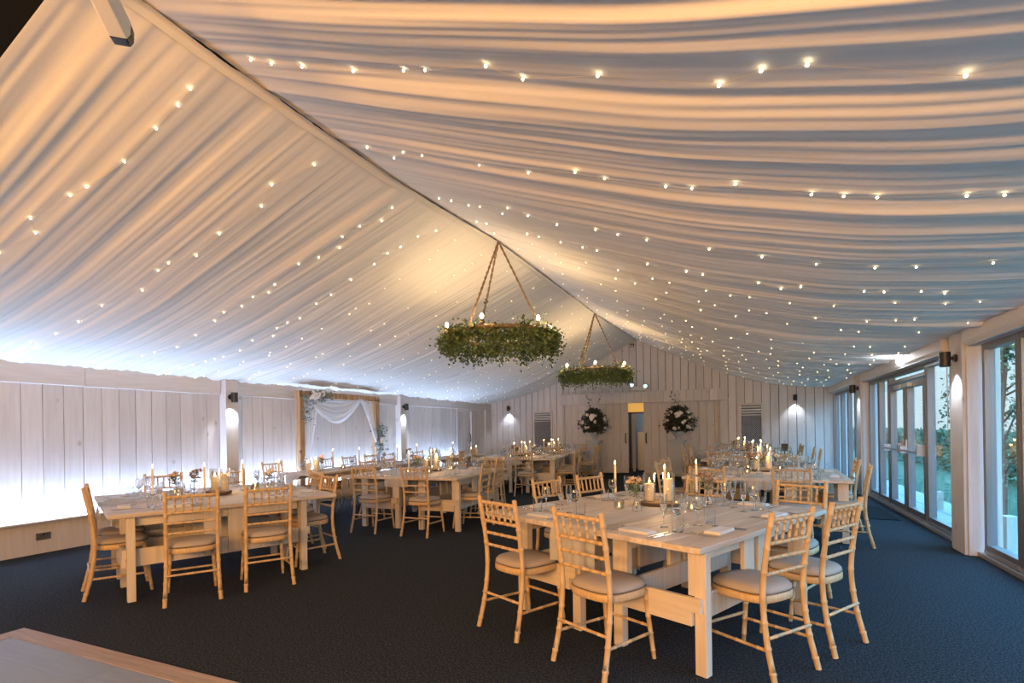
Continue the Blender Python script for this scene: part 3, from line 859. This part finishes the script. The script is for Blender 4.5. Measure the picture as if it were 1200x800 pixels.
def centre(idx, nm, w2, W, L, items, a):
    z = TZ + .012
    cnt = {}
    tot = {}
    for it in items: tot[it[0]] = tot.get(it[0], 0) + 1
    GR = ' on the %s' % nm
    def seq(kind):
        k = cnt.get(kind, 0); cnt[kind] = k + 1; n = tot[kind]
        if n == 1: return ''
        return {2: ('nearer', 'farther'), 3: ('nearest', 'middle', 'farthest'), 4: WORDS}[n][k] + ' '
    for it in items:
        kind, x, y = it[:3]
        p = w2(x, y) if w2 else (x, y)
        if kind == 'taper':
            q = seq(kind)
            place('stick', 'glass candlestick under the %slit taper%s' % (q, GR), 'candlestick', (p[0], p[1], z - .006), 0, 'glass candlesticks' + GR)
            place('taperd' if len(it) > 3 else 'taper', 'lit %s taper candle, %sone%s' % ('tan' if len(it) > 3 else 'ivory', q, GR), 'candle', (p[0], p[1], z + .051), 0, 'taper candles' + GR)
        elif kind == 'slice':
            q = seq(kind); place('slice', '%sbark-edged wood slice under pillar candles%s' % (q, GR), 'wood slice', (p[0], p[1], z), a, None)
        elif kind in ('pillar', 'pillart'):
            h = .03 if len(it) <= 3 else it[3]
            q = seq(kind)
            nk = 'tall' if kind == 'pillart' else 'short'
            place('cyl', 'glass cylinder around the %s%s pillar candle%s' % (q, nk, GR), 'candle glass', (p[0], p[1], z + h), 0, 'candle cylinders' + GR)
            place(kind, 'lit ivory %s pillar candle in glass, %sone%s' % (nk, q, GR), 'candle', (p[0], p[1], z + h + .005), 0, 'pillar candles' + GR)
        elif kind == 'tea':
            q = seq(kind); place('tealight', 'frosted glass tealight holder, %sone%s' % (q, GR), 'tealight', (p[0], p[1], z - .002), 0, 'tealight holders' + GR)
        else:
            q = seq(kind); nme = {'alstro': 'peach and white flower sprig', 'dried': 'brown dried flower sprig', 'rose': 'white bloom sprig'}[kind]
            place('vase' if kind != 'dried' else 'vases', 'clear glass bud vase holding the %s%s%s' % (q, nme, GR), 'vase', (p[0], p[1], z - .004), 0, 'bud vases' + GR)
            place(kind, '%s%s in a bud vase%s' % (q, nme, GR), 'flowers', (p[0], p[1], z + .004), random.uniform(0, 6), 'flower sprigs' + GR)

N1, N2, N3, N4, N5, N6, N7, N8 = ('front right table', 'front left table', 'second left table', 'third left table', 'second right table', 'third right table', 'last right table', 'last left table')
GEN = [('taper', -1.0, .42), ('taper', -.86, .85), ('taper', -1.02, 1.25), ('taper', -.9, 1.6), ('slice', -.95, 1.0), ('pillar', -1.03, .98), ('pillart', -.88, 1.04),
       ('tea', -.76, .6), ('tea', -1.14, .62), ('tea', -.74, 1.3), ('tea', -1.16, 1.42), ('dried', -1.12, .8), ('rose', -.8, 1.45), ('alstro', -1.0, .62)]
def sc(W, L): return [(k, x * W / 1.9, y * L / 1.9, *r_) for k, x, y, *r_ in GEN]
S1I = [('taper', -.55, 4.3), ('taper', -1.04, 4.72), ('taper', -.36, 4.98), ('slice', -.61, 4.42), ('pillar', -.69, 4.42), ('pillart', -.54, 4.46),
       ('tea', -.88, 4.12), ('tea', -.34, 4.19), ('alstro', -.73, 4.06), ('dried', -.24, 4.5)]
w = station(1, N1, (-.2, 2.95), -25.5, 1.86, 1.88, dict(front=[(-1.43, 3.48, 65), (-.75, 3.14, 63)], window=[(.06, 3.44, 143), (.39, 3.95, 147)],
            back=[(-.40, 4.97, 245), (.36, 4.72, 245)], wall=[(-1.47, 4.62, -24), (-1.19, 5.12, -26)]), hang=.25)
centre(1, N1, None, 0, 0, S1I, R(-25))
w = station(2, N2, (-4.73, 2.57), -25, 1.9, 1.92, dict(front=[(-5.62, 3.17, 62), (-5.17, 2.92, 64)], window=[(-4.40, 3.05, 146), (-4.14, 3.59, 147)],
            back=[(-4.89, 4.68, 246), (-4.36, 4.34, 247)], wall=[(-6.22, 4.02, -24), (-5.93, 4.66, -26)]))
centre(2, N2, w, 0, 0, sc(1.9, 1.92), R(-25))
w = station(3, N3, (-3.5, 6.15), 3, 1.92, 1.88, dict(front=[(-4.79, 6.03, 92), (-3.96, 6.04, 92)], window=[(-3.58, 6.68, 186), (-3.75, 7.5, 186)],
            back=[(-4.78, 8.12, 272), (-4.0, 8.15, 273)], wall=[(-5.46, 7.02, 3), (-5.5, 7.66, 2)]))
centre(3, N3, w, 0, 0, sc(1.92, 1.88), R(3))
w = station(4, N4, (-3.62, 10.6), 9, 1.92, 1.88, dict(front=[0, (-4.15, 10.28, 95)]), '_far')
centre(4, N4, w, 0, 0, sc(1.92, 1.88), R(9))
w = station(5, N5, (1.2, 7.02), -3, 1.9, 1.84, dict(front=[(-.34, 6.74, 87), (.55, 6.88, 87)], window=[(1.13, 7.22, 172), (1.2, 8.3, 178)],
            back=[(-.1, 8.92, 267), (.62, 8.9, 267)], wall=[(-.77, 7.4, -3), (-.74, 8.0, -3)]))
centre(5, N5, w, 0, 0, sc(1.9, 1.84), R(-3))
w = station(6, N6, (1.2, 10.6), -4, 1.9, 1.84, dict(front=[(-.33, 10.42, 87), (.6, 10.38, 87)], window=[(1.16, 11.4, 176), (1.16, 12.3, 176)]), '_far')
centre(6, N6, w, 0, 0, sc(1.9, 1.84), R(-4))
w = station(7, N7, (.95, 13.5), -3, 1.9, 1.84, dict(back=[(-.3, 15.4, 267), (.6, 15.4, 267)]), '_far')
centre(7, N7, w, 0, 0, sc(1.9, 1.84), R(-3))
w = station(8, N8, (-3.95, 13.25), 3, 1.9, 1.84, dict(window=[(-3.8, 13.8, 180), (-3.85, 14.55, 180)], back=[0, (-4.45, 15.25, 270)], wall=[0, 0]), '_far')
centre(8, N8, w, 0, 0, sc(1.9, 1.84), R(3))
# black box on the third right table
t = thing('card_box', 'small black box on a stand on the third right table', 'box', (.85, 12.0, TZ))
MB().lathe([(.05, 0), (.05, .008), (.01, .012), (.01, .12)], 10).build('stand', 'blackm', t)
MB().box(-.06, .06, -.03, .03, .12, .27).build('body', 'blackm', t, .01)

# head table
HT = 'long head table'
proto('headtable', make_table(.72, 2.07))
for k, y in enumerate((6.2, 8.28, 10.36)):
    place('headtable', 'pale plank trestle table, %s section of the long head table' % ('nearest', 'middle', 'farthest')[k], 'table', (-6.13, y, 0), 0, 'trestle tables of the head table')
m_ = MB()
def hr(u, v):
    y = 6.0 + 6.6 * u
    return Vector((-6.50 + (v - .5) * .34 + .03 * noise.noise(Vector((u * 14, v, 5))), y, TZ + .003 + .010 * (1 + noise.noise(Vector((v * 8, u * 30, 9)))) - (max(0, 6.2 - y) * 1.0 if y < 6.2 else 0)))
m_.grid(hr, 90, 14); tag(m_.build('table_runner', 'muslin'), 'sheer white cloth runner along the long head table', 'table runner')
HY = (6.27, 7.48, 8.12, 8.77, 9.4, 10.5, 11.2)
for k, y in enumerate(HY):
    q = ORD[k] if k < 6 else 'farthest'
    place('chair', 'limed wood spindle-back chair behind the long head table, %s from the near end' % q, 'chair', (-6.8, y, 0), R(-90 + random.uniform(-4, 4)), 'chairs behind the head table')
    for key_, nme, dx, dy in (('napkin', 'folded white napkin', .16, 0), ('wine_far', 'stemmed wine glass', .3, .13), ('flute_far', 'champagne flute', .34, .05), ('tumbler_far', 'clear water tumbler', .28, .2)):
        place(key_, '%s on the long head table, %s setting from the near end' % (nme, q), 'napkin' if dx < .2 else 'glass', (-6.84 + dx, y + dy, TZ + .001), R(90), nme + ' on the head table')
centre(9, HT, None, 0, 0, [('pillar', -6.42, 6.42, 0), ('pillart', -6.38, 6.56, 0), ('alstro', -6.45, 6.75), ('taper', -6.62, 7.2, 1), ('taper', -6.62, 7.9, 1), ('rose', -6.5, 8.45), ('tea', -6.3, 7.1), ('tea', -6.3, 8.2), ('dried', -6.5, 9.3)], 0)
centre(10, 'head table far end', None, 0, 0, [('taper', -6.62, 9.1, 1), ('taper', -6.6, 9.8, 1), ('taper', -6.6, 11.4, 1), ('pillar', -6.4, 12.0, 0), ('pillart', -6.4, 12.28, 0), ('rose', -6.5, 10.3), ('tea', -6.4, 10.0), ('tea', -6.4, 11.0)], 0)

# ------------------------------------------------------------------ wedding arch
AX = -7.48
t = thing('wedding_arch', 'rustic timber wedding arch against the lit left wall', 'arch', (AX, 8.4, 0))
for y in (-1.1, 1.1):
    MB().box(-.06, .06, y - .06, y + .06, 0, 2.12).build('post', 'arch', t, .008)
MB().box(-.06, .06, -1.17, 1.17, 2.06, 2.18).build('beam', 'arch', t, .008)
for y in (-1.1, 1.1): MB().box(-.16, .2, y - .07, y + .07, 0, .05).build('foot', 'arch', t, .006)
m_ = MB()
def swag(u, v):   # festoon between left post top and two thirds along, then tail to right post
    if u < .62:
        f = u / .62; y = -1.0 + 1.5 * f; dip = math.sin(PI * f) ** .8
        z = 2.14 - .55 * dip * (.25 + .75 * v) - .02
        return Vector((.08 + .03 * math.sin(v * 26 + u * 3), y, z))
    f = (u - .62) / .38; y = .5 + .58 * f ** 1.15; z = 2.14 - 1.2 * f ** 1.3
    w_ = (1 - .75 * f) * .36
    return Vector((.08 + .02 * math.sin(v * 26), y + (v - .2) * w_, z + (.5 - v) * .18 * f - (.1 * v if f < .1 else 0)))
m_.grid(swag, 70, 30)
def tailL(u, v): return Vector((.08 + .02 * math.sin(v * 20), -1.0 + (v * .3) * (1 - u * .75), 2.08 - u * 1.0))
m_.grid(tailL, 20, 14)
def tailR(u, v): return Vector((.08 + .025 * math.sin(v * 20), 1.02 + (v - .3) * .2 * (.7 + .3 * u), .98 - u * .93))
m_.grid(tailR, 16, 12)
o = m_.build('draped_tulle', 'tulle'); o.location = (AX, 8.4, 0)
tag(o, 'sheer white tulle swagged over the beam of the wedding arch', 'drape')
for nm_, (y, z), n_, r_ in (('upper left corner', (-.8, 2.08), 10, .22), ('right post', (1.1, 1.25), 4, .12)):
    o = thing('arch_flowers', 'cluster of eucalyptus and white roses on the arch %s' % nm_, 'flowers', (AX + .1, 8.4 + y, z))
    lf = MB(); rnd = random.Random(n_)
    for k in range(260 if n_ > 5 else 200):
        if n_ > 5:
            f = rnd.random(); c_ = Vector((rnd.gauss(0, .04), -.25 + .6 * f, .05 - abs(f - .6) * .12)) if rnd.random() < .65 else Vector((rnd.gauss(0, .04), -.22 + rnd.gauss(0, .05), -rnd.random() * .5))
        else: c_ = Vector((rnd.gauss(0, .04), rnd.gauss(0, .06), rnd.uniform(-.36, .28)))
        lf.leaf(c_ + Vector((rnd.gauss(0, .03), rnd.gauss(0, .05), rnd.gauss(0, .05))), rnd.uniform(.05, .09))
    lf.build('foliage', 'euc', o)
    for k in range(n_):
        m_ = MB().sphere((rnd.uniform(.03, .08), rnd.uniform(-.2, .28) if n_ > 5 else rnd.uniform(-.05, .05), rnd.uniform(-.06, .1) if n_ > 5 else rnd.uniform(-.2, .2)), rnd.uniform(.03, .045), 8, 6)
        m_.build('rose', 'rose', o)

# ------------------------------------------------------------------ pedestals and arrangements
def pedestal(x, y, lab):
    t = thing('pedestal', 'white square plinth %s' % lab, 'pedestal', (x, y, 0), 0, 'white plinths by the sliding doors')
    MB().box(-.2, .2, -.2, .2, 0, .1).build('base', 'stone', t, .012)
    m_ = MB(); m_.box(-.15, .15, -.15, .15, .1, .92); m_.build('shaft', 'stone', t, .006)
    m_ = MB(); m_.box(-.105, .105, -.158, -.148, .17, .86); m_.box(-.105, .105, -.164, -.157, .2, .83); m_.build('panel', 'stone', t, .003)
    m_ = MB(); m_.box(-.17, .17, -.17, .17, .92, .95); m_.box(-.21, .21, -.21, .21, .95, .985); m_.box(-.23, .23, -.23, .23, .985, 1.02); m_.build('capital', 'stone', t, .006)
def arrangement(x, y, z, lab, seed):
    t = thing('flower_arrangement', 'dark foliage arrangement with white roses in an urn %s' % lab, 'flowers', (x, y, z), 0, 'arrangements on the plinths')
    MB().lathe([(.1, 0), (.1, .02), (.05, .04), (.04, .07), (.1, .12), (.15, .2), (.16, .24), (.13, .24), (.1, .16), (0, .14)], 18).build('urn', 'stone', t)
    rnd = random.Random(seed); lf = MB()
    for k in range(1700):
        a = rnd.uniform(0, 2 * PI); q = rnd.random() ** .5; h = rnd.uniform(-.1, 1)
        rr = .36 * math.sqrt(max(.02, 1 - ((h - .3) / .75) ** 2)) * (1 + .25 * math.sin(3 * a + seed) + .2 * math.sin(7 * h + 5 * a))
        p = Vector((rr * q * math.cos(a), rr * q * math.sin(a) * .8, .32 + h * .62))
        lf.leaf(p, rnd.uniform(.06, .11))
    for k in range(30):    # long sprays
        a = rnd.uniform(0, 2 * PI); e = rnd.uniform(-.3, 1.3) if k > 3 else 1.35
        L = rnd.uniform(.42, .66) if k > 3 else rnd.uniform(.7, .95)
        d = Vector((math.cos(a) * math.cos(e), math.sin(a) * math.cos(e), math.sin(e)))
        for s_ in range(16): lf.leaf(Vector((0, 0, .5)) + d * L * (s_ / 15) + Vector((0, 0, -.15 * (s_ / 15) ** 2 * (1 if k > 3 else 0))), rnd.uniform(.05, .08))
    lf.build('foliage', 'dleaf', t)
    for k in range(16):
        a = rnd.uniform(PI * .95, 2 * PI * 1.03); h = rnd.uniform(-.05, .75)
        rr = .36 * math.sqrt(max(.02, 1 - ((h - .3) / .75) ** 2))
        r_ = .095 if k == 0 else rnd.uniform(.035, .06)
        c_ = (rr * math.cos(a) + .02, rr * math.sin(a) * .85 - .05, .34 + h * .6) if k else (.05, -.36, .72)
        m_ = MB().sphere(c_, r_ * .8, 10, 8)
        for j in range(12): m_.leaf(c_, r_ * 1.15, Vector((rnd.gauss(0, 1), rnd.gauss(0, 1), rnd.gauss(0, 1))), 1.0)
        m_.build('rose', 'rose', t)
pedestal(-4.02, 15.42, 'left of the sliding doors'); pedestal(-1.6, 15.42, 'right of the sliding doors')
arrangement(-4.02, 15.42, 1.02, 'on the left plinth', 3); arrangement(-1.6, 15.42, 1.02, 'on the right plinth', 8)

# ------------------------------------------------------------------ chandeliers
def chandelier(y, zr, lab, seed):
    t = thing('ring_chandelier', 'ivy-wrapped ring chandelier hung on ropes, %s' % lab, 'chandelier', (-2.8, y, zr), 0, 'ivy ring chandeliers')
    zt = interp(y, RY, RZ) - zr - .01; rr = .68; rnd = random.Random(seed)
    hp = MB(); n = 48
    hp.tube([(rr * math.cos(2 * PI * k / n), rr * math.sin(2 * PI * k / n), 0) for k in range(n + 1)], .03, 8, True, False); hp.build('hoop', 'hoop', t)
    lf = MB()
    for k in range(6500):
        a = rnd.uniform(0, 2 * PI); b = rnd.gauss(0, .06); c_ = rnd.gauss(-.07, .07)
        c_ -= .05 * max(0, math.sin(a * 5 + seed))
        p = Vector(((rr + b) * math.cos(a), (rr + b) * math.sin(a), c_)); lf.leaf(p, rnd.uniform(.03, .058), None, .75)
    for k in range(26):
        a = rnd.uniform(0, 2 * PI); L = rnd.uniform(.1, .26); x0 = Vector((rr * math.cos(a), rr * math.sin(a), -.12)); q = rnd.uniform(-.12, .12)
        for s_ in range(14): lf.leaf(x0 + Vector((-math.sin(a) * q, math.cos(a) * q, -L)) * (s_ / 13) + Vector((rnd.gauss(0, .012),) * 3), rnd.uniform(.03, .05), None, .75)
    lf.build('ivy_garland', 'ivy', t)
    for k, a in enumerate((R(142), R(262), R(50))):
        e = Vector((rr * math.cos(a), rr * math.sin(a), .02)); top = Vector((0, 0, zt))
        for s_ in (0, PI):
            pts = []
            for q in range(60):
                f = q / 59; p = top.lerp(e, f); pts.append(p + Vector((math.cos(f * 50 + s_), math.sin(f * 50 + s_), 0)) * .009)
            if s_ == 0: m_ = MB()
            m_.tube(pts, .0075, 5)
        rp = m_.build('rope', 'rope', t)
        if k == 0:
            lv = MB()
            for q in range(46):
                f = rnd.uniform(.55, .95); lv.leaf(top.lerp(e, f) + Vector((rnd.gauss(0, .02), rnd.gauss(0, .02), 0)), .045, None, .75)
            lv.build('ivy_sprig', 'ivy', rp)
    pts = []
    for k in range(6):
        a = R(30 + k * 60 + seed * 7)
        p = Vector((rr * math.cos(a), rr * math.sin(a), .03))
        lh = MB().lathe([(.03, 0), (.03, .01), (.016, .02), (.016, .06), (0, .062)], 10, p).build('lamp_holder', 'hoop', t)
        MB().lathe([(.010, .06), (.018, .08), (.021, .098), (.014, .118), (.0, .128)], 10, p).build('bulb', 'bulb', lh)
        pts.append((p.x - 2.8, p.y + y, zr + .13))
    return pts
BULBS = chandelier(6.08, 2.60, 'nearer one', 1) + chandelier(10.95, 2.60, 'farther one', 2)

# ------------------------------------------------------------------ garden
struct(MB().box(2.5, 60, -20, 80, -.16, -.06).build('ground', 'lawn'))
m_ = MB()
for i in range(22):
    for j in range(2): m_.box(2.52 + j * .45, 2.96 + j * .45, -2 + i * .9, -1.12 + i * .9, -.06, -.03)
struct(m_.build('path', 'paving', None, .006))
def leafy(name, lab, cat, loc, boxes, n, size, mat, seed, trunk=None):
    t = thing(name, lab, cat, loc); rnd = random.Random(seed); m_ = MB()
    for k in range(n):
        b = boxes[k % len(boxes)]
        m_.leaf(Vector((rnd.uniform(b[0], b[1]), rnd.uniform(b[2], b[3]), rnd.uniform(b[4], b[5]))), rnd.uniform(.6, 1.2) * size, None, .7)
    m_.build('foliage', mat, t)
    if trunk: trunk.build('trunk', 'barkd', t)
    return t
bx = [(-.5, .5, k * 1.0, k * 1.0 + 1.05, -.06, 1.08 + .05 * math.sin(k * 2.2)) for k in range(22)]
h = leafy('garden_hedge', 'clipped green hedge along the far side of the lawn', 'hedge', (6.2, 13, 0), bx, 17000, .16, 'hleaf', 4)
MB().box(-.4, .4, 0, 22, -.06, .98).build('inner_growth', 'hleaf', h)
tr = MB(); rnd = random.Random(5); tips = []
tr.tube([(0, 0, -.06), (.03, .02, .6), (0, .05, 1.3), (.05, 0, 2.2), (.1, .05, 3.3)], [.05, .045, .04, .03, .01], 8)
for k in range(30):
    a = rnd.uniform(0, 2 * PI); z = rnd.uniform(.25, 2.6); L = rnd.uniform(.5, 1.1); e = rnd.uniform(.4, 1.1)
    p0 = Vector((.02, .02, z)); p1 = p0 + Vector((math.cos(a) * math.cos(e), math.sin(a) * math.cos(e), math.sin(e))) * L
    tr.tube([p0, p0.lerp(p1, .5) + Vector((0, 0, .05)), p1], [.018, .012, .005], 5); tips.append((p0, p1))
t = thing('garden_tree', 'small leafy tree outside the window nearest the camera', 'tree', (3.65, 10.2, 0))
tr.build('trunk', 'barkd', t)
lf = MB()
for k in range(3800):
    p0, p1 = rnd.choice(tips); f = rnd.uniform(.35, 1.1)
    if p0.z < 1.2 and rnd.random() < .72: continue
    lf.leaf(p0.lerp(p1, f) + Vector((rnd.gauss(0, .10), rnd.gauss(0, .10), rnd.gauss(0, .10))), rnd.uniform(.05, .085), None, .6)
lf.build('foliage', 'tleaf', t)
t = thing('climbing_plant', 'sparse leafy climber hanging outside the window beside the doors', 'plant', (2.72, 9.35, 0))
m_ = MB(); st = MB()
for k in range(5):
    p = [Vector((rnd.uniform(-.05, .2), rnd.uniform(-.3, .1), 3.0 - s_ * .3 + rnd.gauss(0, .03))) for s_ in range(6)]
    st.tube(p, .004, 4)
    for q in p:
        for j in range(7): m_.leaf(q + Vector((rnd.gauss(0, .05), rnd.gauss(0, .06), rnd.gauss(0, .1))), .06, None, .6)
st.tube([(.1, -.3, -.06), (.1, -.3, 1.5), (.08, -.2, 3.0)], .012, 6)
st.build('stems', 'barkd', t); m_.build('leaves', 'tleaf', t)
for k, (x, y, lab) in enumerate(((2.78, 7.62, 'outside the window nearest the camera'), (3.0, 10.75, 'outside the window beside the glazed doors'))):
    t = thing('timber_bollard', 'short square timber bollard %s' % lab, 'bollard', (x, y, -.04), R(10), 'garden bollards')
    MB().box(-.065, .065, -.065, .065, 0, .38 if k == 0 else .3).build('post', 'extpost', t, .008)
for k, y in enumerate((6.45, 11.6)):
    struct(MB().box(2.56, 2.64, y + .93, y + 1.01, -.06, 3.0).build('trim_%d' % (30 + k), 'extpost', None, .006))
# ------------------------------------------------------------------ light
w = bpy.data.worlds.new('dusk_sky'); bpy.context.scene.world = w; w.use_nodes = True
nt = w.node_tree; bg = nt.nodes['Background']
tc = nt.nodes.new('ShaderNodeTexCoord'); sp = nt.nodes.new('ShaderNodeSeparateXYZ'); nt.links.new(tc.outputs['Generated'], sp.inputs[0])
rp = nt.nodes.new('ShaderNodeValToRGB'); nt.links.new(sp.outputs[2], rp.inputs[0])
el = rp.color_ramp.elements
el[0].position = 0.; el[0].color = (.58, .76, .84, 1); el[1].position = .75; el[1].color = (1.6, 4.8, 8.5, 1)
e = el.new(.16); e.color = (.50, .76, .92, 1)
e = el.new(.34); e.color = (1.0, 2.7, 4.6, 1)
nt.links.new(rp.outputs[0], bg.inputs[0]); bg.inputs[1].default_value = 1.6

def light(kind, name, loc, energy, col, aim=None, **k):
    d = bpy.data.lights.new(name, kind); d.energy = energy; d.color = col
    for a_, v_ in k.items(): setattr(d, a_, v_)
    o = bpy.data.objects.new(name, d); C.objects.link(o); o.location = loc
    if aim is not None: o.rotation_euler = (Vector(aim) - Vector(loc)).to_track_quat('-Z', 'Y').to_euler()
    return o
WARM = (1, .49, .14); COOL = (.45, .65, 1)
for a, b in ((-1, 5.8), (6.16, 10.55), (10.9, 13.65)):
    o = light('AREA', 'led_glow', (-7.655, (a + b) / 2, .42), 20 * (b - a), COOL, shape='RECTANGLE', size=.05, size_y=(b - a))
    o.rotation_euler = (R(180), R(-10), 0)
light('AREA', 'rear_warm_lamps', (-1.2, -2.6, 2.2), 470, WARM, (-1.2, 4, 3.4), shape='RECTANGLE', size=4.5, size_y=.8)
for x, y, z, rz, lab in LAMPS:
    a = R(rz)
    light('SPOT', 'downlight_beam', (x + .1 * math.sin(a), y - .1 * math.cos(a), z - .1), 24, (.82, .9, 1), (x + .06 * math.sin(a), y - .06 * math.cos(a), 0), spot_size=R(100), spot_blend=.6, shadow_soft_size=.03)
for p in BULBS: light('POINT', 'chandelier_glow', (p[0], p[1], p[2] + .03), 8, (1, .66, .32), shadow_soft_size=.03)
for p in ((-.6, 4.45), (-5.2, 4.0), (-4.4, 7.1), (-4.5, 11.5), (.3, 7.95), (.3, 11.5), (.0, 14.4), (-4.9, 14.2), (-6.4, 6.5)):
    light('POINT', 'candle_glow', (p[0], p[1], 1.03), 3, (1, .6, .25), shadow_soft_size=.05)
light('POINT', 'bulkhead_glow', (2.03, 9.1, 2.3), 5, (.9, .95, 1), shadow_soft_size=.08)
light('POINT', 'passage_lamp', (-2.5, 16.5, 2.4), 22, (.75, .88, 1), shadow_soft_size=.1)

sc_ = bpy.context.scene
vs = sc_.view_settings; sc_.display_settings.display_device = 'sRGB'
vs.view_transform = 'Standard'; vs.look = 'None'; vs.exposure = .2; vs.gamma = 1.; vs.use_curve_mapping = False
sc_.cycles.max_bounces = 18; sc_.cycles.diffuse_bounces = 4; sc_.cycles.glossy_bounces = 6; sc_.cycles.transmission_bounces = 18; sc_.cycles.transparent_max_bounces = 24; sc_.cycles.sample_clamp_indirect = 6.
sc_.cycles.use_denoising = True
